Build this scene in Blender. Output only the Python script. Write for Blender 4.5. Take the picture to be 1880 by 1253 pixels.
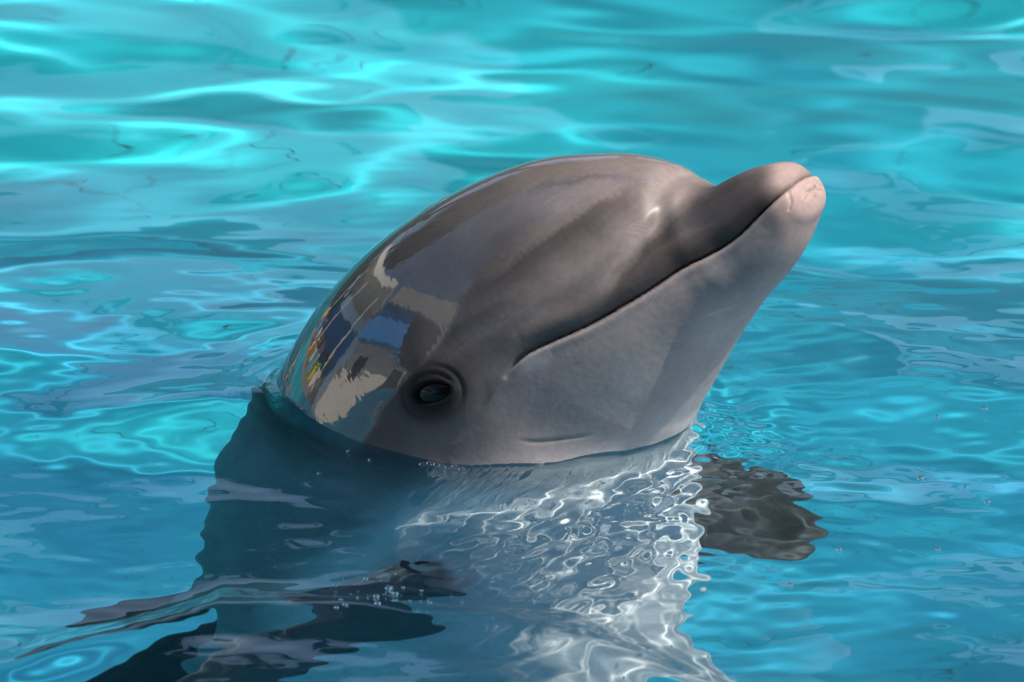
import bpy, math, random
import numpy as np
from mathutils import Vector, Matrix

# ------------------------------------------------------------------ clear
for o in list(bpy.data.objects):
    bpy.data.objects.remove(o)
scene = bpy.context.scene
COL = scene.collection

# ------------------------------------------------------------------ camera
PITCH = math.radians(17.0)
DIST = 6.0
WIDTH = 0.9
PXM = 1880 / WIDTH
cp, sp = math.cos(PITCH), math.sin(PITCH)
CR = np.array([1.0, 0, 0]); CF = np.array([0, cp, -sp]); CU = np.array([0, sp, cp])
CAM = CR * (40 / PXM) + CU * (164 / PXM) - CF * DIST
cd = bpy.data.cameras.new('camera')
cam = bpy.data.objects.new('camera', cd)
COL.objects.link(cam)
scene.camera = cam
cam.location = CAM
cam.rotation_euler = (math.pi / 2 - PITCH, 0, 0)
cd.sensor_width = 36
cd.lens = 36 * DIST / WIDTH
cd.clip_start = 0.1
cd.clip_end = 2000
cd.dof.use_dof = True
cd.dof.focus_distance = DIST - 0.08
cd.dof.aperture_fstop = 10

# ------------------------------------------------------------------ world, sun, exposure
SUN_EL, SUN_AZ = 55.0, -14.0        # azimuth measured from +X (image right), negative = towards the camera
sd = Vector((math.cos(math.radians(SUN_EL)) * math.cos(math.radians(SUN_AZ)),
             math.cos(math.radians(SUN_EL)) * math.sin(math.radians(SUN_AZ)),
             math.sin(math.radians(SUN_EL))))
world = bpy.data.worlds.new('World')
scene.world = world
world.use_nodes = True
wn = world.node_tree
sky = wn.nodes.new('ShaderNodeTexSky')
sky.sky_type = 'NISHITA'
sky.sun_disc = False
sky.sun_elevation = math.radians(SUN_EL)
sky.sun_rotation = math.radians(90 - SUN_AZ)
bg = wn.nodes['Background']
wn.links.new(sky.outputs[0], bg.inputs[0])
bg.inputs[1].default_value = 0.085
sl = bpy.data.lights.new('sun', 'SUN')
sl.energy = 5.0
sl.angle = math.radians(0.5)
sl.color = (1.0, 0.91, 0.79)
sl.cycles.is_caustics_light = True
so = bpy.data.objects.new('sun', sl)
COL.objects.link(so)
so.rotation_euler = sd.to_track_quat('Z', 'Y').to_euler()
so.location = (3, -2, 6)
scene.view_settings.view_transform = 'Standard'
scene.view_settings.look = 'None'
scene.view_settings.gamma = 1
scene.view_settings.exposure = 0.78
cy_ = scene.cycles
cy_.use_denoising = True
cy_.caustics_refractive = True
cy_.caustics_reflective = True
cy_.blur_glossy = 0.5
cy_.sample_clamp_indirect = 6
cy_.max_bounces = 12
cy_.transmission_bounces = 10
cy_.glossy_bounces = 6

# ------------------------------------------------------------------ helpers
def proj(X):
    d = X - CAM
    z = d @ CF
    f = DIST * PXM
    return np.stack([940 + f * (d @ CR) / z, 626.5 - f * (d @ CU) / z], -1)

def smooth(a, b, x):
    t = np.clip((x - a) / (b - a), 0, 1)
    return t * t * (3 - 2 * t)

def grid_mesh(name, P, wrap=False, attr=None):
    """P: (n, m, 3) grid of points -> quad mesh; wrap joins the second axis"""
    n, m = P.shape[:2]
    idx = np.arange(n * m).reshape(n, m)
    if wrap:
        a = idx[:-1]; b = np.roll(idx, -1, 1)[:-1]; c = np.roll(idx, -1, 1)[1:]; d = idx[1:]
    else:
        a = idx[:-1, :-1]; b = idx[:-1, 1:]; c = idx[1:, 1:]; d = idx[1:, :-1]
    return quads_mesh(name, P.reshape(-1, 3), np.stack([a, b, c, d], -1).reshape(-1, 4), attr)

def quads_mesh(name, V, F, attr=None):
    me = bpy.data.meshes.new(name)
    me.vertices.add(len(V)); me.vertices.foreach_set('co', np.ascontiguousarray(V, np.float32).ravel())
    me.loops.add(F.size); me.loops.foreach_set('vertex_index', np.ascontiguousarray(F, np.int32).ravel())
    me.polygons.add(len(F)); me.polygons.foreach_set('loop_start', np.arange(0, F.size, 4, dtype=np.int32))
    me.polygons.foreach_set('use_smooth', np.ones(len(F), bool))
    if attr is not None:
        for k, v in attr.items():
            at = me.attributes.new(k, 'FLOAT_COLOR', 'POINT')
            c = np.ones((len(V), 4), np.float32); c[:, :3] = v.reshape(-1, 3)
            at.data.foreach_set('color', c.ravel())
    me.update(calc_edges=True)
    me.validate()
    return me

def link(name, me, mat=None, parent=None):
    o = bpy.data.objects.new(name, me)
    COL.objects.link(o)
    if mat is not None and me is not None and len(me.materials) == 0:
        me.materials.append(mat)
    if parent is not None:
        o.parent = parent
    return o

def tag(o, label=None, cat=None, group=None, kind=None):
    if label: o['label'] = label
    if cat: o['category'] = cat
    if group: o['group'] = group
    if kind: o['kind'] = kind
    return o

def box_mesh(name, lo, hi):
    x0, y0, z0 = lo; x1, y1, z1 = hi
    v = [(x0, y0, z0), (x1, y0, z0), (x1, y1, z0), (x0, y1, z0), (x0, y0, z1), (x1, y0, z1), (x1, y1, z1), (x0, y1, z1)]
    f = [(3, 2, 1, 0), (4, 5, 6, 7), (0, 1, 5, 4), (1, 2, 6, 5), (2, 3, 7, 6), (3, 0, 4, 7)]
    me = bpy.data.meshes.new(name); me.from_pydata(v, [], f); me.update()
    return me

class N:
    """tiny node-tree helper"""
    def __init__(s, mat):
        s.t = mat.node_tree; s.out = s.t.nodes.get('Material Output')
    def new(s, kind, **kw):
        n = s.t.nodes.new('ShaderNode' + kind)
        for k, v in kw.items():
            if k in n.inputs: n.inputs[k].default_value = v
            else: setattr(n, k, v)
        return n
    def link(s, a, b): s.t.links.new(a, b)

def plain(name, col, rough=0.6, noise=0.0, scale=4.0, bump=0.0):
    m = bpy.data.materials.new(name); m.use_nodes = True
    n = N(m); b = m.node_tree.nodes['Principled BSDF']
    b.inputs['Roughness'].default_value = rough
    b.inputs['Base Color'].default_value = (*col, 1)
    if noise or bump:
        tc = n.new('TexCoord'); nz = n.new('TexNoise', Scale=scale, Detail=6.0)
        n.link(tc.outputs['Object'], nz.inputs['Vector'])
        mx = n.new('MixRGB'); mx.inputs[1].default_value = (*[c * (1 - noise) for c in col], 1)
        mx.inputs[2].default_value = (*[min(1, c * (1 + noise)) for c in col], 1)
        n.link(nz.outputs['Fac'], mx.inputs[0]); n.link(mx.outputs[0], b.inputs['Base Color'])
        if bump:
            bp = n.new('Bump', Strength=bump, Distance=0.01)
            n.link(nz.outputs['Fac'], bp.inputs['Height']); n.link(bp.outputs[0], b.inputs['Normal'])
    return m

# ------------------------------------------------------------------ pool (setting)
DEPTH = 2.9
PX0, PX1, PY0, PY1 = -7.0, 7.0, -4.2, 9.0      # water's edge
DECK = 0.45

def floor_material():
    m = bpy.data.materials.new('turquoise_pool_paint'); m.use_nodes = True
    n = N(m); b = m.node_tree.nodes['Principled BSDF']
    b.inputs['Roughness'].default_value = 0.7
    tc = n.new('TexCoord')
    nz = n.new('TexNoise', Scale=1.1, Detail=5.0); n.link(tc.outputs['Object'], nz.inputs['Vector'])
    rp = n.new('ValToRGB'); rp.color_ramp.elements[0].color = (.009, .27, .42, 1); rp.color_ramp.elements[1].color = (.020, .47, .58, 1)
    rp.color_ramp.elements[0].position = .35; rp.color_ramp.elements[1].position = .68
    n.link(nz.outputs['Fac'], rp.inputs[0])
    # shade put into the colour: near floor darker and bluer than the far floor
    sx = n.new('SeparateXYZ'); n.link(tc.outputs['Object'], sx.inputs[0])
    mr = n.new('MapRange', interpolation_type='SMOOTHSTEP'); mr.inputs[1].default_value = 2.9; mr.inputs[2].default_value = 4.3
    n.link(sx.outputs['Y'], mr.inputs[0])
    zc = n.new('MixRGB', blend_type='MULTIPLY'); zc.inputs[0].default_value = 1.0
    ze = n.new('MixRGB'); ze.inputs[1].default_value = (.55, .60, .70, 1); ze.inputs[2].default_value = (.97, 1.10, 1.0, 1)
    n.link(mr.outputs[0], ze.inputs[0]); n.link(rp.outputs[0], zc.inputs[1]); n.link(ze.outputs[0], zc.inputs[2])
    # hairline cracks in the paint
    wz = n.new('TexNoise', Scale=3.0, Detail=4.0); n.link(tc.outputs['Object'], wz.inputs['Vector'])
    ad = n.new('MixRGB', blend_type='ADD'); ad.inputs[0].default_value = .35
    n.link(tc.outputs['Object'], ad.inputs[1]); n.link(wz.outputs['Color'], ad.inputs[2])
    vo = n.new('TexVoronoi', Scale=2.6, feature='DISTANCE_TO_EDGE'); n.link(ad.outputs[0], vo.inputs['Vector'])
    lt = n.new('Math', operation='LESS_THAN'); lt.inputs[1].default_value = .005; n.link(vo.outputs['Distance'], lt.inputs[0])
    br = n.new('TexNoise', Scale=1.7, Detail=2.0); n.link(tc.outputs['Object'], br.inputs['Vector'])
    gt = n.new('Math', operation='GREATER_THAN'); gt.inputs[1].default_value = .5; n.link(br.outputs['Fac'], gt.inputs[0])
    mu = n.new('Math', operation='MULTIPLY'); n.link(lt.outputs[0], mu.inputs[0]); n.link(gt.outputs[0], mu.inputs[1])
    mx = n.new('MixRGB'); mx.inputs[2].default_value = (.012, .10, .13, 1)
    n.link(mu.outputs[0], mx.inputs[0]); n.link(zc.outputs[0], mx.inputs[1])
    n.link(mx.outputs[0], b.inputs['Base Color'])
    return m

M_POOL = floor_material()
M_DECK = plain('sandstone_deck', (.42, .38, .33), .8, .2, 3, .3)

def plane_grid(name, P00, P10, P11, P01, mat):
    me = bpy.data.meshes.new(name); me.from_pydata([P00, P10, P11, P01], [], [(0, 1, 2, 3)]); me.update()
    o = link(name, me, mat); tag(o, kind='structure'); return o

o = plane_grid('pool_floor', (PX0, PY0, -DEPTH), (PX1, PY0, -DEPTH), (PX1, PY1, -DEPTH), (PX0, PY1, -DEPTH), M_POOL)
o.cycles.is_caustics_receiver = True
T = .4
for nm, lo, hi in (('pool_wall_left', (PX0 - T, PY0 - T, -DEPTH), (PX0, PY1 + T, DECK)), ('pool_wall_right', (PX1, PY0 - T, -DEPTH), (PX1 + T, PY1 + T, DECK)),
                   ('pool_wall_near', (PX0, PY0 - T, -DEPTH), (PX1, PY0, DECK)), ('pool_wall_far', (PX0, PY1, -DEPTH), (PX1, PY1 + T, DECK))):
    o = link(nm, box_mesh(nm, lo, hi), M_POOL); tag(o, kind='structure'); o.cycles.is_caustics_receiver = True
BIG = 60
for nm, lo, hi in (('deck_left', (-BIG, -BIG, DECK - .1), (PX0 - T, BIG, DECK)), ('deck_right', (PX1 + T, -BIG, DECK - .1), (BIG, BIG, DECK)),
                   ('deck_near', (PX0 - T, -BIG, DECK - .1), (PX1 + T, PY0 - T, DECK)), ('deck_far', (PX0 - T, PY1 + T, DECK - .1), (PX1 + T, BIG, DECK))):
    o = link(nm, box_mesh(nm, lo, hi), M_DECK); tag(o, kind='structure')

# ------------------------------------------------------------------ dolphin
YAW = math.radians(28)
cy, sy = math.cos(YAW), math.sin(YAW)
UD = np.array([cy, -sy, 0]); VD = np.array([-sy, -cy, 0]); WD = np.array([0, 0, 1.0])
OFF = .055 * CF      # the animal stands a little behind the middle of the frame
def world_pt(U, V, W):
    U, V, W = np.asarray(U), np.asarray(V), np.asarray(W)
    tw = math.radians(17) * smooth(-.03, -.30, W)       # the trunk is turned a little more to the camera than the head
    ct, st = np.cos(tw), np.sin(tw); u0 = U + .03
    U, V = u0 * ct - V * st - .03, u0 * st + V * ct
    return OFF + U[..., None] * UD + V[..., None] * VD + W[..., None] * WD

def uvw(u, v, w): return u * UD + v * VD + w * WD

# stations from beak tip to tail: back line, belly line (forward, up), half width, height of the widest point, squareness
BACK = np.array([[0.3061, 0.2683], [0.3019, 0.2735], [0.2931, 0.2777], [0.2802, 0.2799], [0.2598, 0.275], [0.2365, 0.2638], [0.2166, 0.2525], [0.207, 0.2501], [0.1923, 0.2535], [0.1803, 0.2546], [0.1633, 0.2641], [0.1335, 0.268], [0.0915, 0.2631], [0.0435, 0.2525], [-0.0107, 0.2284], [-0.0651, 0.1947], [-0.1142, 0.1549], [-0.1573, 0.1076], [-0.1886, 0.0595], [-0.2115, 0.0103], [-0.252, -0.1], [-0.275, -0.26], [-0.282, -0.45], [-0.285, -0.7], [-0.285, -0.95], [-0.285, -1.25], [-0.29, -1.55], [-0.3, -1.8], [-0.31, -1.98], [-0.315, -2.08]])
BELLY = np.array([[0.3129, 0.2619], [0.3161, 0.2556], [0.3173, 0.2437], [0.3126, 0.2313], [0.3043, 0.2109], [0.2927, 0.191], [0.2794, 0.1733], [0.2689, 0.1612], [0.2623, 0.1526], [0.2539, 0.1397], [0.242, 0.1215], [0.2296, 0.1002], [0.2176, 0.0787], [0.2055, 0.057], [0.193, 0.034], [0.175, -0.012], [0.182, -0.09], [0.194, -0.17], [0.203, -0.25], [0.208, -0.34], [0.208, -0.46], [0.197, -0.56], [0.182, -0.7], [0.15, -0.88], [0.09, -1.08], [0.0, -1.32], [-0.1, -1.58], [-0.19, -1.82], [-0.26, -1.99], [-0.3, -2.08]])
HALF = np.array([.012, .0215, .031, .038, .043, .049, .055, .0605, .0645, .069, .077, .088, .101, .114, .126, .137, .147, .156, .164, .172, .186, .200, .208, .200, .175, .125, .075, .036, .02, .006])
FRAC = np.array([.5, .55, .58, .58, .58, .58, .57, .56, .55, .54, .53, .52, .52, .52, .52, .52, .51, .51] + [.5] * 12)
SQ = np.array([2., 2.1, 2.2, 2.25, 2.3, 2.3, 2.3, 2.25, 2.2, 2.1, 2.05] + [2.0] * 19)

def cubic(x, y, xq):
    h = np.diff(x); hh = h if y.ndim == 1 else h[:, None]
    d = np.diff(y, axis=0) / hh
    m = np.empty_like(y); m[0] = d[0]; m[-1] = d[-1]
    m[1:-1] = (d[:-1] * hh[1:] + d[1:] * hh[:-1]) / (hh[1:] + hh[:-1])
    i = np.clip(np.searchsorted(x, xq) - 1, 0, len(x) - 2); hq = x[i + 1] - x[i]; t = (xq - x[i]) / hq
    if y.ndim > 1: t = t[:, None]; hq = hq[:, None]
    return (2 * t**3 - 3 * t**2 + 1) * y[i] + (t**3 - 2 * t**2 + t) * hq * m[i] + (-2 * t**3 + 3 * t**2) * y[i + 1] + (t**3 - t**2) * hq * m[i + 1]

def loft(nt_head=560, nt_body=130, nf=520):
    M = (BACK + BELLY) / 2
    dd = np.maximum(np.linalg.norm(np.diff(BACK, axis=0), axis=1), np.linalg.norm(np.diff(M, axis=0), axis=1))
    t = np.concatenate([[0], np.cumsum(dd**.7)])
    k = np.arange(len(t))
    # even spacing of rings by real distance on the head
    fine = np.interp(np.linspace(0, 20, 4001), k, t)
    c = cubic(t, (BACK * .45 + BELLY * .55), fine); bk = cubic(t, BACK, fine)
    sl_ = np.maximum(np.linalg.norm(np.diff(c, axis=0), axis=1), .8 * np.linalg.norm(np.diff(bk, axis=0), axis=1)) + 1e-5
    acc = np.concatenate([[0], np.cumsum(sl_)])
    tq = np.interp(np.linspace(0, acc[-1], nt_head), acc, fine)
    tq = np.concatenate([tq, np.interp(np.linspace(20, len(t) - 1, nt_body + 1)[1:], k, t)])
    D = cubic(t, BACK, tq); V = cubic(t, BELLY, tq); b = cubic(t, HALF, tq); f = cubic(t, FRAC, tq); e = 2 / cubic(t, SQ, tq)
    ph = np.linspace(0, 2 * np.pi, nf, endpoint=False)
    M = D + (V - D) * f[:, None]
    c, s = np.cos(ph)[None], np.sin(ph)[None]
    C = np.sign(c) * np.abs(c)**e[:, None]; S = np.sign(s) * np.abs(s)**e[:, None]
    pt = M[:, None] + np.where(C[..., None] > 0, C[..., None] * (D - M)[:, None], -C[..., None] * (V - M)[:, None])
    return pt[..., 0], S * b[:, None], pt[..., 1], ph

def grid_normals(P):
    du = np.gradient(P, axis=0)
    dv = np.roll(P, -1, 1) - np.roll(P, 1, 1)
    n = np.cross(du, dv)
    n /= np.linalg.norm(n, axis=-1, keepdims=True) + 1e-12
    return n

def poly_dist(q, pts):
    """distance, signed side and position along a polyline, all in the unit of q"""
    pts = np.asarray(pts, float)
    best = np.full(q.shape[:-1], 1e9); side = np.zeros_like(best); along = np.zeros_like(best)
    L = np.concatenate([[0], np.cumsum(np.linalg.norm(np.diff(pts, axis=0), axis=1))])
    for i in range(len(pts) - 1):
        a, b = pts[i], pts[i + 1]; d = b - a; l2 = d @ d
        tt = np.clip(((q - a) @ d) / l2, 0, 1)
        r = q - (a + tt[..., None] * d)
        ds = np.hypot(r[..., 0], r[..., 1])
        m = ds < best
        best = np.where(m, ds, best)
        side = np.where(m, np.sign(d[0] * r[..., 1] - d[1] * r[..., 0]), side)
        along = np.where(m, (L[i] + tt * np.sqrt(l2)) / L[-1], along)
    return best, side, along

def spline(pts, n=14):
    pts = np.asarray(pts, float)
    L = np.concatenate([[0], np.cumsum(np.linalg.norm(np.diff(pts, axis=0), axis=1))])
    return cubic(L, pts, np.linspace(0, L[-1], n))

def idw(q, pts, power=3.0, soft=25.0):
    w = 0; acc = 0
    for x, y, v in pts:
        d = (q[..., 0] - x)**2 + (q[..., 1] - y)**2 + soft**2
        k = d**(-power / 2); w = w + k; acc = acc + k * v
    return acc / w

# ---- features, laid out on the right cheek and mirrored to the left one
MOUTH = spline([(1478, 326), (1452, 342), (1420, 370), (1392, 398), (1345, 443), (1300, 470), (1255, 492), (1200, 530), (1150, 561), (1080, 600), (1010, 630), (960, 655), (938, 676), (926, 694)], 34)
CREASE = spline([(1284, 340), (1245, 364), (1200, 402), (1150, 466), (1112, 530), (1070, 590), (1020, 632)], 40)
THROAT = spline([(940, 808), (985, 812), (1040, 806), (1098, 796)])
EYE = np.array([797.0, 722.0])

def make_dolphin():
    U, Vv, W, ph = loft()
    P_full = world_pt(U, Vv, W)
    nt, nf = U.shape
    nrm_s = np.sign(np.einsum('ijk,ijk->ij', grid_normals(P_full), P_full - P_full.mean(1, keepdims=True)).mean())
    N_full = grid_normals(P_full) * nrm_s
    # features are worked out on the right half and mirrored to the left
    h = nf // 2 + 1
    U, Vv, W, ph, Nn = U[:, :h], Vv[:, :h], W[:, :h], ph[:h], N_full[:, :h]
    q = proj(P_full[:, :h])
    mir = np.minimum(np.arange(nf), nf - np.arange(nf))
    head = smooth(-.16, -.03, W)
    disp = np.zeros_like(U)
    # mouth
    dm, sm, am = poly_dist(q, MOUTH)
    below = np.where(sm < 0, 1.0, -1.0)      # +1 below the line
    # fix orientation: a point well under the line must be 'below'
    fade = smooth(1.0, .93, am) * head
    dep = .0038 * (0.55 + .45 * smooth(.02, .3, am))
    tipf = smooth(0, .12, am)
    disp -= fade * dep * np.exp(-(dm / (2.8 + 3 * (1 - tipf)))**2)
    up_side = (below < 0)
    disp += np.where(up_side, -.0026 * np.exp(-(dm / 16)**2) + .0024 * np.exp(-((dm - 34) / 18)**2), .0009 * np.exp(-((dm - 9) / 9)**2)) * fade * smooth(1.0, .75, am) * tipf
    # melon / beak crease
    dc, sc_, ac = poly_dist(q, CREASE)
    cs = np.where(sc_ < 0, dc, -dc)         # positive on the beak side
    cfade = smooth(1.0, .45, ac) * (.25 + .75 * smooth(0, .30, ac))
    inner = -.0048 * np.exp(-(cs / 46)**2); outer = .0008 * np.exp(-((cs + 34) / 34)**2)
    tr = smooth(-14, 14, cs)
    disp += (inner * tr + outer * (1 - tr)) * cfade
    # throat crease
    dt_, _, at_ = poly_dist(q, THROAT)
    disp -= .0008 * np.exp(-(dt_ / 3.0)**2) * smooth(0, .25, at_) * smooth(1, .7, at_)
    # soft folds along the melon
    for pts, amp, wd in (([(1190, 345), (1100, 400), (1000, 480), (900, 570)], -.0030, 26), ([(1160, 420), (1060, 500), (960, 580), (900, 640)], .0022, 22),
                         ([(1130, 500), (1050, 560), (960, 610)], -.0016, 18), ([(700, 800), (690, 770), (712, 740)], -.0012, 8)):
        d_, _, a_ = poly_dist(q, spline(pts)); disp += .5 * amp * np.exp(-(d_ / wd)**2) * np.sin(np.pi * np.clip(a_, 0.0, 1.0))
    # eye: swelling, lid rings and the opening
    r = q - EYE
    ca, sa = math.cos(math.radians(-14)), math.sin(math.radians(-14))
    ex = r[..., 0] * ca + r[..., 1] * sa; ey = -r[..., 0] * sa + r[..., 1] * ca
    re = np.hypot(ex / 1.12, ey)
    facing = (Nn @ CF) < 0.2
    em = facing & (re < 160)
    ang = np.arctan2(ey, ex)
    e_d = .0055 * np.exp(-(re / 70)**2)
    e_d -= .0011 * np.exp(-((re - 50) / 3.6)**2) * (.25 + .75 * np.cos(ang - 2.9)**2)
    e_d -= .0010 * np.exp(-((re - 36) / 3)**2) * smooth(.2, -.6, np.sin(ang))
    e_d -= .0006 * np.exp(-((re - 86) / 9)**2) * smooth(-.2, .6, np.sin(ang))
    lid = np.hypot(ex / 33, (ey + 1) / 17)
    e_d -= .007 * smooth(1.12, .8, lid)
    e_d += .0010 * np.exp(-((lid - 1.26) / .13)**2)
    disp += np.where(em, e_d, 0)
    # blowhole on top of the head
    bu, bw = -.045, .207
    rb = np.hypot((U - bu), (W - bw)); 
    hole = (np.abs(Vv) < .02) & (rb < .02)
    disp -= np.where(hole, .006 * np.exp(-((rb - .006 - Vv**2 * 12) / .0025)**2), 0)
    # wrinkles of the lower jaw tip
    for pts in ([(1447, 352), (1453, 372), (1449, 385)], [(1470, 340), (1474, 362)], [(1481, 336), (1487, 358), (1480, 366)], [(1494, 338), (1500, 362)], [(1497, 362), (1506, 378)]):
        d_, _, _ = poly_dist(q, pts); disp -= .0011 * np.exp(-(d_ / 2.6)**2)
    # ---- skin colour
    upper = [(1130, 300, .17), (1230, 325, .20), (1000, 330, .13), (900, 380, .10), (800, 480, .07), (700, 500, .06), (620, 600, .06), (560, 700, .06), (500, 740, .06), (640, 780, .10), (720, 790, .11),
             (1060, 440, .15), (900, 600, .125), (850, 660, .10), (1000, 560, .155), (1100, 500, .17), (1150, 440, .17), (1300, 395, .045), (1220, 450, .05), (1340, 350, .05), (1390, 325, .075), (1380, 380, .05), (1440, 312, .24), (1465, 325, .28),
             (1120, 560, .085), (1000, 620, .10), (900, 700, .15), (870, 790, .21), (800, 820, .18), (940, 790, .23)]
    lower = [(1470, 350, .28), (1490, 380, .29), (1440, 370, .29), (1440, 430, .27), (1470, 430, .30), (1350, 480, .26), (1250, 560, .27), (1150, 620, .27), (1050, 680, .26), (960, 720, .28), (930, 760, .26), (880, 800, .22),
             (1200, 720, .34), (1300, 600, .40), (1100, 790, .29), (1250, 760, .42), (1000, 800, .28)]
    cu = idw(q, upper); cl = idw(q, lower)
    sdist = dm * below
    wide = 4 + 60 * smooth(.93, 1.0, am)
    k = smooth(-1, 1, sdist / wide)
    lum_h = cu * .80 * (1 - k) + cl * .74 * k
    # submerged body: back and flank lightened to suggest haze in the water, pale belly
    phn = np.abs(np.where(ph > np.pi, 2 * np.pi - ph, ph))[None] / np.pi
    lum_b = .30 + .02 * smooth(.30, .45, phn) + .56 * smooth(.44, .55, phn)
    lum_b = np.broadcast_to(lum_b, U.shape)
    hm = smooth(-.10, .03, W - .03 * smooth(.4, .7, phn))
    lum = np.array(lum_b * (1 - hm) + lum_h * hm)
    rng = np.random.default_rng(3)
    # ragged streaks along the head: skin markings plus painted-in sky reflection and crease shade
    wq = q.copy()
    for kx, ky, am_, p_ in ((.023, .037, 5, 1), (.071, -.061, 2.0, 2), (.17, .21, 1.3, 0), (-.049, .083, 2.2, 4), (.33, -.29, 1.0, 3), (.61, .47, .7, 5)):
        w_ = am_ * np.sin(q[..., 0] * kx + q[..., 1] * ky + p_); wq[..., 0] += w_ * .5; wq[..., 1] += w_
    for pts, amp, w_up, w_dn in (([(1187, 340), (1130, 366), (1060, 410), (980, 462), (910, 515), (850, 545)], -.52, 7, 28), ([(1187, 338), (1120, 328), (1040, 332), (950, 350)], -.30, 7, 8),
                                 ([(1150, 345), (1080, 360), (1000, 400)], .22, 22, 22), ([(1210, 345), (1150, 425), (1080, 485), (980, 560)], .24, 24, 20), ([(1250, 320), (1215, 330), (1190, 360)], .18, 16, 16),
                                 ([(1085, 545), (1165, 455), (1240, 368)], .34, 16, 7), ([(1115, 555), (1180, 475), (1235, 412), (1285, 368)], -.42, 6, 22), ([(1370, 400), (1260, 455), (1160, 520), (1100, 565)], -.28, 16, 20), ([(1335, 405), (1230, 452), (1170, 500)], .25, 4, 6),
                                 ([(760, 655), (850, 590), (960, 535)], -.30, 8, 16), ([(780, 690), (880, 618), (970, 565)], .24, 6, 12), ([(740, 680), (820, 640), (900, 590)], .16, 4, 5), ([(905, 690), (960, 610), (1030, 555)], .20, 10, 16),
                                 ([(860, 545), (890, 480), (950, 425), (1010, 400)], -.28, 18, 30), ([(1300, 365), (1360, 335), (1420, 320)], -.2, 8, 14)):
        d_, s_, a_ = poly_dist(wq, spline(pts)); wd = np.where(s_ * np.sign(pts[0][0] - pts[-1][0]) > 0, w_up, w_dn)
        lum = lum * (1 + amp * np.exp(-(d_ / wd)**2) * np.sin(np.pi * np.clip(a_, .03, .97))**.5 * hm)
    # lip line, painted shade under the upper lip, pale gape corner, pale cheek patch, scratches
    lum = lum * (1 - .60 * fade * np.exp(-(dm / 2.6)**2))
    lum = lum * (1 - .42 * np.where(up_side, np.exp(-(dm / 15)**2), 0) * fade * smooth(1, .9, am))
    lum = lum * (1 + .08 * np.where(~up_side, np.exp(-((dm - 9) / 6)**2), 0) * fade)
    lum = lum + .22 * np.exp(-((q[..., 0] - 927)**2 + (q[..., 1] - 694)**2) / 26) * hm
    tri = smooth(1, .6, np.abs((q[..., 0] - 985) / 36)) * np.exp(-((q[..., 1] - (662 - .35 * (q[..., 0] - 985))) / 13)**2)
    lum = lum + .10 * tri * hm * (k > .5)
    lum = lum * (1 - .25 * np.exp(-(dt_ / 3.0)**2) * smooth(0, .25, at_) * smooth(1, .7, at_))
    hq = q[:560, ::1]
    def mark(p0, p1, wd, amp):
        nonlocal lum
        d_, _, a_ = poly_dist(hq, [p0, p1]); lum[:560] *= 1 + amp * np.exp(-(d_ / wd)**2) * np.sin(np.pi * np.clip(a_, .02, .98))
    for i in range(30):
        x0, y0 = rng.uniform(640, 1330), rng.uniform(330, 790); a = rng.uniform(-1.1, -.1); l = rng.uniform(15, 90)
        mark((x0, y0), (x0 + l * math.cos(a), y0 + l * math.sin(a)), rng.uniform(.8, 2.2), rng.uniform(.08, .32) * rng.choice([1, 1, -1]))
    for i in range(7):      # parallel rake marks
        x0, y0 = rng.uniform(780, 1280), rng.uniform(380, 760); a = rng.uniform(-1.0, .3); l = rng.uniform(35, 80)
        for j_ in range(rng.integers(2, 5)):
            ox, oy = -math.sin(a) * 7 * j_, math.cos(a) * 7 * j_
            mark((x0 + ox, y0 + oy), (x0 + ox + l * math.cos(a), y0 + oy + l * math.sin(a)), 1.2, .22)
    # dark skin round the eye
    lum = np.where(em, lum * (1 - .86 * np.exp(-(re / 56)**4)) * (1 - .3 * np.exp(-(re / 90)**2)) * (1 - .35 * np.exp(-((re - 50) / 3.5)**2) * (.25 + .75 * np.cos(ang - 2.9)**2)) * (1 - .8 * smooth(1.25, .95, lid)), lum)
    warm = idw(q, [(1480, 350, 1.7), (1450, 315, 1.6), (1390, 330, .9), (1230, 320, 1.0), (1100, 300, .9), (1000, 400, .6), (1100, 480, .7), (1250, 450, .8), (800, 480, .3), (600, 650, .5), (620, 770, .8), (800, 780, .9), (900, 700, .45), (1100, 700, .0), (1300, 600, .35), (1350, 500, .05), (1250, 750, .35)]) * hm + .6 * (1 - hm)
    # wet, mirror-like back of the head against drier skin on the face
    d_, s_, _ = poly_dist(wq, spline([(660, 830), (745, 700), (800, 640), (850, 545), (900, 480), (1000, 405), (1170, 335), (1250, 322), (1290, 300)], 26))
    dry = smooth(-5, 7, np.where(s_ > 0, d_, -d_)) * (1 - .55 * np.exp(-(((q[..., 0] - 1290) / 90)**2 + ((q[..., 1] - 390) / 50)**2)))
    eyefilm = np.where(em, 1 - .75 * np.exp(-(re / 52)**4), 1.0)
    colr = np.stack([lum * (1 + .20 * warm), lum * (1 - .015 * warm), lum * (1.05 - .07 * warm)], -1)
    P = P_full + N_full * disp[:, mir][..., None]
    # close the beak tip
    c0 = P[0].mean(0); fw = uvw(.80, 0, .45)
    cap = [c0 + fw * .0035 + (P[0] - c0) * .02, c0 + fw * .0032 + (P[0] - c0) * .35, c0 + fw * .0024 + (P[0] - c0) * .68]
    P = np.concatenate([np.array(cap), P]); N_full = np.concatenate([np.tile(fw, (3, nf, 1)), N_full])
    colr = np.concatenate([np.repeat(colr[:1], 3, 0), colr])[:, mir]
    pad = lambda z, v: np.concatenate([np.full((3, h), v), z])[:, mir]
    return P, N_full, colr, (np.concatenate([np.repeat(dry[:1], 3, 0), dry])[:, mir], np.concatenate([np.repeat(eyefilm[:1], 3, 0), eyefilm])[:, mir]), pad(em, False), pad(re, 1e9)

DP, DN, DC, DQ, EM, RE = make_dolphin()

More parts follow.
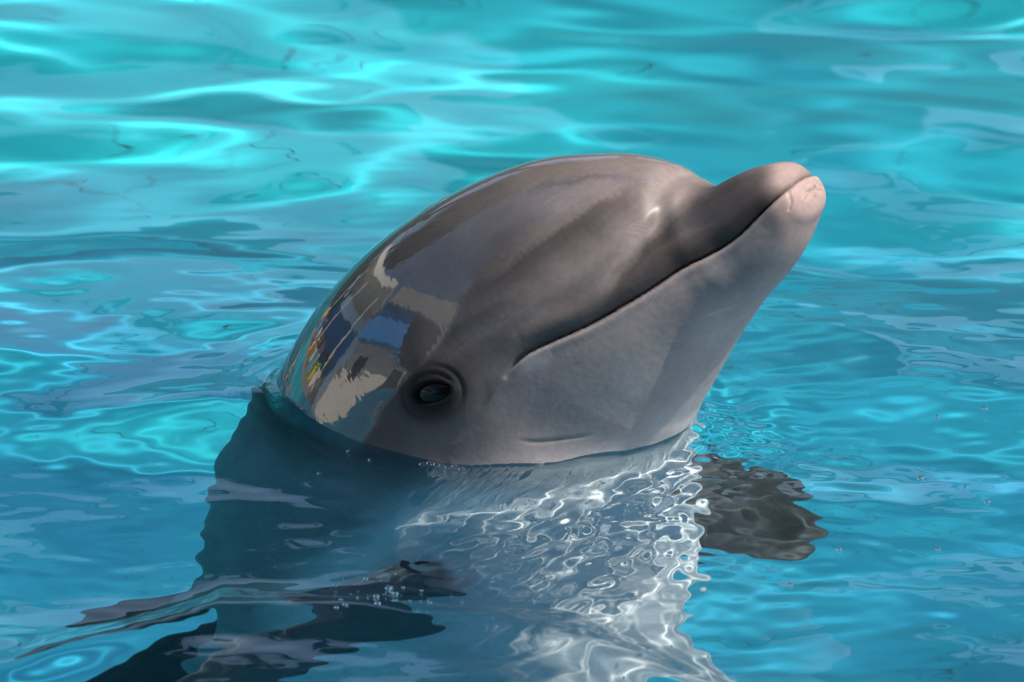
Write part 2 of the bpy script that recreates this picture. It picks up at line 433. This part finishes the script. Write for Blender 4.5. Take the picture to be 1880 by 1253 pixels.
def skin_material():
    m = bpy.data.materials.new('wet_dolphin_skin'); m.use_nodes = True
    n = N(m); b = m.node_tree.nodes['Principled BSDF']
    at = n.new('Attribute', attribute_name='skin')
    tc = n.new('TexCoord')
    n1 = n.new('TexNoise', Scale=14.0, Detail=8.0, Roughness=.62); n.link(tc.outputs['Object'], n1.inputs['Vector'])
    n2 = n.new('TexNoise', Scale=160.0, Detail=4.0); n.link(tc.outputs['Object'], n2.inputs['Vector'])
    r1 = n.new('MapRange'); r1.inputs[1].default_value = .3; r1.inputs[2].default_value = .7; r1.inputs[3].default_value = .84; r1.inputs[4].default_value = 1.16
    n.link(n1.outputs['Fac'], r1.inputs[0])
    r2 = n.new('MapRange'); r2.inputs[1].default_value = .3; r2.inputs[2].default_value = .7; r2.inputs[3].default_value = .93; r2.inputs[4].default_value = 1.07
    n.link(n2.outputs['Fac'], r2.inputs[0])
    mu = n.new('Math', operation='MULTIPLY'); n.link(r1.outputs[0], mu.inputs[0]); n.link(r2.outputs[0], mu.inputs[1])
    vm = n.new('VectorMath', operation='SCALE'); n.link(at.outputs['Color'], vm.inputs[0]); n.link(mu.outputs[0], vm.inputs['Scale'])
    n.link(vm.outputs[0], b.inputs['Base Color'])
    b.inputs['Roughness'].default_value = .62
    b.inputs['Specular IOR Level'].default_value = .07
    fl = n.new('Attribute', attribute_name='film'); sf = n.new('SeparateColor'); n.link(fl.outputs['Color'], sf.inputs[0]); dw = n.new('MapRange'); dw.inputs[3].default_value = 1.0; dw.inputs[4].default_value = .10; n.link(sf.outputs[1], dw.inputs[0])
    cw = n.new('Math', operation='MULTIPLY'); n.link(sf.outputs[0], cw.inputs[0]); n.link(dw.outputs[0], cw.inputs[1]); n.link(cw.outputs[0], b.inputs['Coat Weight'])
    cr_ = n.new('MapRange'); cr_.inputs[3].default_value = .02; cr_.inputs[4].default_value = .52; n.link(sf.outputs[1], cr_.inputs[0]); n.link(cr_.outputs[0], b.inputs['Coat Roughness'])
    b.inputs['Coat IOR'].default_value = 1.78
    b.inputs['Subsurface Weight'].default_value = 0.0
    # water film on the skin
    n3 = n.new('TexNoise', Scale=26.0, Detail=3.0, Distortion=.6); n.link(tc.outputs['Object'], n3.inputs['Vector'])
    bp = n.new('Bump', Strength=.07, Distance=.004); n.link(n3.outputs['Fac'], bp.inputs['Height'])
    n.link(bp.outputs[0], b.inputs['Coat Normal'])
    bp2 = n.new('Bump', Strength=.15, Distance=.0015); n.link(n2.outputs['Fac'], bp2.inputs['Height'])
    n.link(bp2.outputs[0], b.inputs['Normal'])
    return m

M_SKIN = skin_material()
M_EYE = plain('dark_eye', (.005, .0045, .004), .16)
M_EYE.node_tree.nodes['Principled BSDF'].inputs['Specular IOR Level'].default_value = .28

def airfoil(root, axis, chord, length, width, sweep, thick, nL=60, nC=48, bend=0.0):
    """a flipper / fin: root point, direction of the span, direction of the chord (leading to trailing)"""
    axis = axis / np.linalg.norm(axis); chord = chord - axis * (chord @ axis); chord /= np.linalg.norm(chord); nn = np.cross(axis, chord)
    s = np.linspace(-.18, 1, nL)
    sc = np.clip(s, 0, 1)
    w = width * np.clip(1 - sc**3.0, 0, 1)**.6 * (1 - .22 * sc) + .0008
    w = w * (1 + .25 * np.exp(-((s + .18) / .12)**2))
    off = sweep * sc**1.7
    th = np.linspace(0, 2 * np.pi, nC, endpoint=False)
    x = (np.cos(th) * .5)[None] * w[:, None]
    y = np.sin(th)[None] * (thick * w * (1 - .3 * sc) + .012 * np.exp(-((s + .05) / .14)**2))[:, None] * (.5 + .28 * -np.cos(th))[None] * 1.2
    return root + s[:, None, None] * length * axis + (x + off[:, None])[..., None] * chord + (y + (bend * sc**2)[:, None])[..., None] * nn

def as_quads(P, base, wrap=True):
    n, m = P.shape[:2]
    idx = np.arange(n * m).reshape(n, m) + base
    a = idx[:-1]; b = np.roll(idx, -1, 1)[:-1]; c = np.roll(idx, -1, 1)[1:]; d = idx[1:]
    return np.stack([a, b, c, d], -1).reshape(-1, 4)


limbs = []
# left flipper (far, right of the chest), right flipper (near), dorsal fin, two tail flukes
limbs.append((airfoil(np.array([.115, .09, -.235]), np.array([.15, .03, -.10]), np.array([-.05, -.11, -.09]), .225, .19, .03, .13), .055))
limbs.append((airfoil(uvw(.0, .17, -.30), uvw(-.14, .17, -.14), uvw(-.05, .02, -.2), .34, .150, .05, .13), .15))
limbs.append((airfoil(uvw(-.24, 0, -.66), uvw(-.2, 0, -.06), uvw(-.03, 0, -.2), .24, .26, .10, .12), .09))
for sg in (1, -1):
    limbs.append((airfoil(uvw(-.305, sg * .01, -2.0), uvw(0, sg * .25, -.04), uvw(0, 0, -.2), .28, .17, .08, .10), .10))
V_all = [DP.reshape(-1, 3)]; C_all = [DC.reshape(-1, 3)]; F_all = [as_quads(DP, 0)]
base = DP.shape[0] * DP.shape[1]
for L, lum in limbs:
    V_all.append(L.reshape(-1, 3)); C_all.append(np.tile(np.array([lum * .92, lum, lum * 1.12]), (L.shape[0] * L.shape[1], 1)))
    F_all.append(as_quads(L, base)); base += L.shape[0] * L.shape[1]
VA = np.concatenate(V_all)
film = np.zeros((len(VA), 3)); film[:, 0] = smooth(-.02, .002, VA[:, 2]); nb = DP.shape[0] * DP.shape[1]
film[:nb, 0] *= DQ[1].ravel(); film[:nb, 1] = DQ[0].ravel()     # a wet sheen only where the skin is in air
me = quads_mesh('dolphin_body', VA, np.concatenate(F_all), {'skin': np.concatenate(C_all), 'film': film})
# make all faces look outwards
import bmesh
def outward(me):
    bm = bmesh.new(); bm.from_mesh(me); bmesh.ops.recalc_face_normals(bm, faces=bm.faces); bm.to_mesh(me); bm.free()
outward(me)
dolphin = bpy.data.objects.new('dolphin', None)
dolphin.empty_display_size = .1
COL.objects.link(dolphin)
tag(dolphin, 'grey bottlenose dolphin holding its wet head upright out of the turquoise pool', 'dolphin')
body = link('body', me, M_SKIN, dolphin)
body.cycles.is_caustics_receiver = True

def ellipsoid(name, rx, ry, rz, nu=40, nv=24):
    th = np.linspace(0, 2 * np.pi, nu, endpoint=False); ph = np.linspace(1e-3, np.pi - 1e-3, nv)
    P = np.stack([np.sin(ph)[:, None] * np.cos(th)[None] * rx, np.sin(ph)[:, None] * np.sin(th)[None] * ry, np.cos(ph)[:, None] * np.ones(nu)[None] * rz], -1)
    return grid_mesh(name, P, True)

# eyes: set just inside the lids, on both cheeks
k = np.argmin(np.where(EM & (np.sin(np.linspace(0, 2 * np.pi, DP.shape[1], endpoint=False))[None] > 0), RE, 1e9)); i, j = np.unravel_index(k, RE.shape)
for jj in (j, (-j) % DP.shape[1]):
    n_ = DN[i, jj]; c_ = DP[i, jj] - n_ * .0062
    e_ = link('eye', ellipsoid('eye', .021, .0155, .0125), M_EYE, dolphin)
    z = Vector(n_); x = Vector((1, 0, .22)); x = (x - z * x.dot(z)).normalized(); y = z.cross(x)
    e_.matrix_world = Matrix.Translation(Vector(c_)) @ Matrix((x, y, z)).transposed().to_4x4()

# ------------------------------------------------------------------ surroundings (seen only as reflections in skin and water)
M_WHITE = plain('white_render', (.80, .78, .74), .7, .06, 2)
M_GREY = plain('grey_roofing', (.30, .31, .31), .6, .15, 3)
M_BLUE = plain('blue_paint', (.05, .30, .80), .5, .12, 2)
M_HEDGE = plain('dark_green_paint', (.035, .085, .085), .6, .2, 1)
M_CONC = plain('concrete', (.26, .25, .23), .85, .2, 2)
M_DARK = plain('dark_timber', (.05, .045, .04), .7, .2, 3)
M_BARK = plain('bark', (.10, .075, .05), .9, .3, 8)
M_LEAF = plain('leaf_green', (.045, .085, .025), .6, .35, 1.5)
SEATC = [plain('seat_' + n_, c_, .5) for n_, c_ in (('yellow', (.75, .52, .04)), ('red', (.55, .05, .04)), ('sky_blue', (.10, .30, .60)), ('green', (.08, .35, .08)), ('cream', (.7, .66, .58)), ('navy', (.03, .05, .18)))]

def empty(name, loc=(0, 0, 0)):
    e = bpy.data.objects.new(name, None); COL.objects.link(e); e.location = loc; e.empty_display_size = .3; return e

def part(name, lo, hi, mat, parent):
    o = link(name, box_mesh(name, lo, hi), mat)
    o.parent = parent; o.matrix_parent_inverse = Matrix.Translation(parent.location).inverted()
    return o

# white poolside building with a blue awning band and grey roof
b_ = empty('poolside_building', (-13, -1.5, DECK))
tag(b_, 'white rendered poolside building with blue band under a grey roof', 'building')
part('wall', (-17, -1.6, DECK), (-12, 3.2, 2.5), M_WHITE, b_)
part('timber_wing', (-16.8, -8, DECK), (-12.1, -1.6, 2.6), M_CONC, b_)
part('door', (-12, -1.3, DECK), (-11.97, -.4, 2.2), M_DARK, b_)
part('window', (-12, 1.2, 1.3), (-11.98, 2.0, 2.0), M_DARK, b_)
part('awning', (-17.1, -.6, 2.5), (-11.3, 3.3, 3.7), M_BLUE, b_)
part('roof', (-17.3, -8.3, 3.7), (-11.0, 3.5, 4.6), M_GREY, b_)

# bleacher along the left side
b_ = empty('bleacher', (-9.5, 8, DECK))
tag(b_, 'stepped concrete bleacher under a grey canopy beside the pool', 'grandstand')
for k_ in range(4):
    part('step', (-9.0 - .8 * k_, 3.8, DECK), (-8.2 - .8 * k_, 16, DECK + .22 * (k_ + 1)), M_CONC, b_)
part('back_panel', (-11.6, 3.8, DECK), (-11.45, 16, 2.6), M_BLUE, b_)
part('canopy', (-12, 3.6, 3.3), (-8.6, 16.2, 3.6), M_WHITE, b_)
for y0 in (4.0, 8.0, 12.0, 15.8):
    part('post', (-8.9, y0 - .06, DECK), (-8.78, y0 + .06, 3.3), M_WHITE, b_)
seat_mesh = {}
def seat_me(ci):
    if ci not in seat_mesh:
        pts = [(0, 0), (.42, 0), (.42, .05), (.08, .07), (.02, .42), (-.05, .42)]
        v = [(x_, y_, z_) for y_ in (-.2, .2) for x_, z_ in pts]; n6 = len(pts)
        f = [tuple(range(n6)), tuple(range(2 * n6 - 1, n6 - 1, -1))] + [(a_, n6 + a_, n6 + (a_ + 1) % n6, (a_ + 1) % n6) for a_ in range(n6)]
        m_ = bpy.data.meshes.new('seat'); m_.from_pydata(v, [], f); m_.update(); m_.materials.append(SEATC[ci]); seat_mesh[ci] = m_
    return seat_mesh[ci]
rs = random.Random(5)
SEATN = ['yellow', 'red', 'sky blue', 'green', 'cream', 'navy']
for k_ in range(4):
    for j_ in range(20):
        if rs.random() < .25: continue
        ci = rs.choice([0, 1, 2, 3, 4, 4, 5, 5])
        o = link('seat', seat_me(ci)); o.location = (-8.75 - .8 * k_, 4.3 + .58 * j_, DECK + .22 * (k_ + 1) + .004)
        tag(o, SEATN[ci] + ' plastic bucket seat on the concrete bleacher steps', 'seat', SEATN[ci] + ' seats on the bleacher')

# roofed grandstand added out of view behind the camera to block sky light
b_ = empty('grandstand', (0, -14, DECK))
tag(b_, 'unseen tall roofed concrete grandstand added to block sky light', 'grandstand')
for k_ in range(9):
    part('step', (-16, -12.6 - .9 * k_, DECK), (16, -11.7 - .9 * k_, DECK + .45 * (k_ + 1)), M_CONC, b_)
part('rear_wall', (-16, -21, DECK), (16, -20.7, 9.5), M_DARK, b_)
part('roof', (-16.5, -21.2, 9.5), (16.5, -11.5, 9.8), M_DARK, b_)
for x0 in (-15, -7.5, 7.5, 15):
    part('column', (x0 - .15, -11.9, DECK), (x0 + .15, -11.6, 9.5), M_WHITE, b_)

# wall and tall trees added out of view to darken the water's reflections
b_ = link('backdrop_wall', box_mesh('backdrop_wall', (-30, 14, DECK), (30, 14.3, 2.6)), M_HEDGE)
tag(b_, 'unseen long dark green wall added beyond the pool to darken its reflections', 'wall')
def leaf_crown(seed, n=5000):
    rg = np.random.default_rng(seed)
    cl = rg.normal(0, 1, (26, 3)); cl /= np.linalg.norm(cl, axis=1)[:, None]; cl *= rg.uniform(.35, 1, (26, 1)) * np.array([2.0, 2.0, 1.7])
    c = cl[rg.integers(0, 26, n)] + rg.normal(0, .48, (n, 3))
    a = rg.normal(0, 1, (n, 3)); a /= np.linalg.norm(a, axis=1)[:, None]; b = np.cross(a, rg.normal(0, 1, (n, 3))); b /= np.linalg.norm(b, axis=1)[:, None]
    s_ = rg.uniform(.10, .22, (n, 1))
    V = np.stack([c - a * s_, c + b * s_ * .5, c + a * s_, c - b * s_ * .5], 1).reshape(-1, 3)
    return quads_mesh('crown', V, np.arange(4 * n).reshape(n, 4))
crowns = [leaf_crown(1, 14000), leaf_crown(2, 14000), leaf_crown(3, 260)]
def trunk_mesh():
    th = np.linspace(0, 2 * np.pi, 12, endpoint=False); z = np.linspace(0, 4.2, 10); r_ = .24 - .035 * z
    P = np.stack([np.cos(th)[None] * r_[:, None] + .12 * np.sin(z)[:, None], np.sin(th)[None] * r_[:, None], np.repeat(z[:, None], 12, 1)], -1)
    return grid_mesh('trunk', P, True)
tm = trunk_mesh()
for k_, (x0, y0, sc_) in enumerate([(-20, 18, 1.2), (-14, 17, 1.05), (-9, 18.5, 1.25), (-4, 17, 1.1), (.5, 18, 1.3), (5, 17.2, 1.05), (9.5, 18.3, 1.2), (15, 17, 1.15), (21, 18, 1.2), ]):
    t_ = empty('tree', (x0, y0 + (4 if y0 > 10 else 0), DECK - .01)); t_.scale = (sc_ * (2.7 if y0 > 10 else 1),) * 3; t_.rotation_euler.z = k_ * 1.3
    if y0 > 10: tag(t_, 'unseen dense green tree added behind the dark green backdrop wall', 'tree', 'trees added behind the backdrop wall')
    else: tag(t_, 'tall green shade tree standing on the deck at the pool edge', 'tree')
    tr_ = link('trunk', tm, M_BARK, t_); c_ = link('crown', crowns[k_ % 2], M_LEAF, t_); c_.location = (0, 0, 4.6)
    if y0 < 10: tr_.scale.z = 1.7; c_.data = crowns[2]; c_.data.materials.append(M_LEAF); c_.location = (-.5, -.2, 7.2); c_.scale = (.62,) * 3; t_.rotation_euler.z = 0

# ------------------------------------------------------------------ water surface
def axis_pts(lo, hi, f0, f1, fine, mid0, mid1, mid, coarse):
    a = list(np.arange(f0, f1, fine))
    def ext(start, m_end, end, sg):
        out = []; x = start; st = fine
        while (end - x) * sg > 1e-6:
            lim = mid if (m_end - x) * sg > 0 else coarse
            st = min(st * 1.12, lim); x += sg * st; out.append(x)
        out[-1] = end
        return out
    left = ext(a[0], mid0, lo, -1)[::-1]; rgt = ext(a[-1], mid1, hi, 1)
    return np.array(left + a + rgt)

def waterline():
    out = []
    z = DP[..., 2]
    for j_ in range(0, DP.shape[1], 2):
        k_ = np.where((z[:-1, j_] > 0) & (z[1:, j_] <= 0))[0]
        if len(k_): out.append(DP[k_[-1], j_, :2])
    return np.array(out)
WL = waterline()

def skin_distance(X, Y):
    """distance on the water plane to the animal's waterline (negative inside), capped far away"""
    d = np.full(X.shape, .5)
    m = (np.abs(X) < .62) & (np.abs(Y) < .62)
    x, y = X[m], Y[m]
    best = np.full(x.shape, 9.0)
    for px_, py_ in WL[::2]:
        np.minimum(best, (x - px_)**2 + (y - py_)**2, out=best)
    c = WL.mean(0); ang = np.arctan2(y - c[1], x - c[0]); wa = np.arctan2(WL[:, 1] - c[1], WL[:, 0] - c[0]); o_ = np.argsort(wa)
    rr = np.interp(ang, wa[o_], np.hypot(*(WL - c).T)[o_], period=2 * math.pi)
    d[m] = np.sqrt(best) * np.where(np.hypot(x - c[0], y - c[1]) < rr, -1, 1)
    return np.minimum(d, .5)

def wave_field(X, Y):
    Z = np.zeros_like(X)
    rng = np.random.default_rng(11)
    def sines(n, l0, l1, slope, spread, mask=1.0, base=math.pi / 2):
        z = np.zeros_like(X)
        for _ in range(n):
            lam = math.exp(rng.uniform(math.log(l0), math.log(l1))); a = base + rng.normal(0, spread); kk = 2 * math.pi / lam
            z += slope / kk * np.sin(kk * (X * math.cos(a) + Y * math.sin(a)) + rng.uniform(0, 6.283))
        return z * mask / math.sqrt(n)
    d = skin_distance(X, Y); dp = np.maximum(d, 0)
    view = np.exp(-(X / .75)**6) * np.exp(-((Y - .2) / 1.5)**6)
    far = smooth(2.3, 3.3, Y)
    Z += sines(14, .7, 1.9, .052, .7)
    Z += sines(18, .24, .6, .062, .6, .20 + .28 * far + .80 * view)
    near = np.exp(-((X - .05)**2 + (Y + .25)**2) / .75**2)
    Z += sines(22, .09, .24, .038, .6, view * (.75 + .25 * near))
    fineres = np.exp(-(X / .62)**8) * np.exp(-((Y - .3) / 1.35)**8)
    Z += sines(24, .020, .07, .036, .7, near * fineres)
    # rings spreading from the animal
    wob = 1.5 * np.sin(X * 9 + 1) + 1.3 * np.sin(Y * 13 + X * 5) + .8 * np.sin(X * 27 - Y * 19)
    Z += .0007 * np.sin(2 * math.pi * d / .062 + wob) * (.6 + .4 * np.sin(X * 11 + Y * 17)) * np.exp(-dp / .20) * fineres
    # meniscus, and water heaped up behind the neck
    Z += (.0030 + .0018 * np.sin(X * 61 + Y * 47) * np.sin(X * 23)) * np.exp(-dp / .010) + .0006 * np.sin(2 * math.pi * d / .017 + wob * 2) * np.exp(-dp / .022) + .010 * np.exp(-(((X + .25) / .07)**2 + ((Y - .03) / .06)**2))
    # churned patches over the chest and by the throat
    ch = np.exp(-(((X - .08) / .12)**2 + ((Y + .29) / .17)**2)) + np.exp(-(((X - .20) / .07)**2 + ((Y + .06) / .09)**2))
    Z += sines(50, .017, .055, .19, 3.0, np.minimum(ch, 1) * fineres)
    # ridge of a wave pushed out in front of the animal
    xs_ = np.array([-.60, -.38, -.22, -.10, .0, .08, .18, .30]); ys_ = np.array([-.72, -.60, -.44, -.47, -.50, -.55, -.66, -.78])
    ridge = np.interp(X, xs_, ys_)
    Z += .010 * np.exp(-((Y - ridge) / .045)**2) * np.exp(-((X + .12) / .45)**4)
    return Z

gx = axis_pts(PX0, PX1, -.66, .66, .0028, -3.2, 4.2, .022, .12)
gy = axis_pts(PY0, PY1, -.92, 1.75, .0032, -1.5, 7.0, .024, .12)
X, Y = np.meshgrid(gx, gy)
WZ = wave_field(X, Y)
edge = smooth(0, .4, np.minimum(np.minimum(X - PX0, PX1 - X), np.minimum(Y - PY0, PY1 - Y)))
WZ *= edge
water_me = grid_mesh('water', np.stack([X, Y, WZ], -1))

def water_material():
    m = bpy.data.materials.new('clear_pool_water'); m.use_nodes = True
    m.node_tree.nodes.clear(); n = N(m); out = n.new('OutputMaterial')
    rf = n.new('BsdfRefraction', IOR=1.333, Roughness=0.0); rf.inputs['Color'].default_value = (.86, .98, 1.0, 1)
    gl = n.new('BsdfGlossy', Roughness=0.0); gl.inputs['Color'].default_value = (1, 1, 1, 1)
    fr = n.new('Fresnel', IOR=1.333)
    mx = n.new('MixShader'); n.link(fr.outputs[0], mx.inputs[0]); n.link(rf.outputs[0], mx.inputs[1]); n.link(gl.outputs[0], mx.inputs[2])
    n.link(mx.outputs[0], out.inputs['Surface'])
    return m
water = link('water', water_me, water_material())
tag(water, kind='structure')
water.cycles.is_caustics_caster = True

# ------------------------------------------------------------------ bubbles and droplets
def glass(name):
    m = bpy.data.materials.new(name); m.use_nodes = True
    b = m.node_tree.nodes['Principled BSDF']; b.inputs['Base Color'].default_value = (1, 1, 1, 1); b.inputs['Roughness'].default_value = 0.0
    b.inputs['Transmission Weight'].default_value = 1.0; b.inputs['IOR'].default_value = 1.33
    return m
M_DROP = glass('water_droplet')
bub = ellipsoid('bubble', 1, 1, .8, 20, 12); bub.materials.append(M_DROP)
def on_water(px, py):
    f = DIST * PXM
    r = CF + CR * (px - 940) / f - CU * (py - 626.5) / f
    p = CAM + r * (-CAM[2] / r[2])
    iy = np.clip(np.searchsorted(gy, p[1]), 0, len(gy) - 1); ix = np.clip(np.searchsorted(gx, p[0]), 0, len(gx) - 1)
    z = WZ[iy, ix]
    p = CAM + r * ((z - CAM[2]) / r[2])
    return (p[0], p[1], z)
rb = random.Random(8)
def add_bubble(px, py, rad, label, group):
    o = link('bubble', bub); x_, y_, z_ = on_water(px, py); o.location = (x_, y_, z_ + rad * .15); o.scale = (rad,) * 3
    tag(o, label, 'bubble', group)
WP = proj(np.concatenate([WL, np.zeros((len(WL), 1))], 1)); WP = WP[WP[:, 1] > np.median(WP[:, 1])]; WP = WP[np.argsort(WP[:, 0])]
for k_ in range(7):
    x_ = 776 + k_ * 12.0 + rb.uniform(-2, 2)
    add_bubble(x_, np.interp(x_, WP[:, 0], WP[:, 1]) + rb.uniform(3, 8), rb.uniform(.0026, .0040), 'clear bubble in the row along the waterline under the eye', 'row of bubbles at the waterline')
for px_, py_ in ((680, 846), (586, 872), (992, 852), (640, 830), (930, 838)):
    add_bubble(px_, py_, rb.uniform(.002, .0032), 'lone clear bubble on the water over the dark submerged body', 'bubbles over the submerged body')
for px_, py_ in ((1720, 767), (1808, 752), (1772, 895), (1812, 923), (1722, 1010), (1450, 1076), (1690, 880), (1540, 1010), (1398, 793)):
    add_bubble(px_, py_, rb.uniform(.0016, .0032), 'lone clear bubble on open blue water past the flipper', 'bubbles on the open water')
for k_ in range(44):
    add_bubble(rb.gauss(715, 60), 1094 + rb.gauss(0, 13), .0006 + .0022 * rb.random()**2.5, 'clear bubble in the froth patch beside the white chest', 'froth of bubbles by the chest')
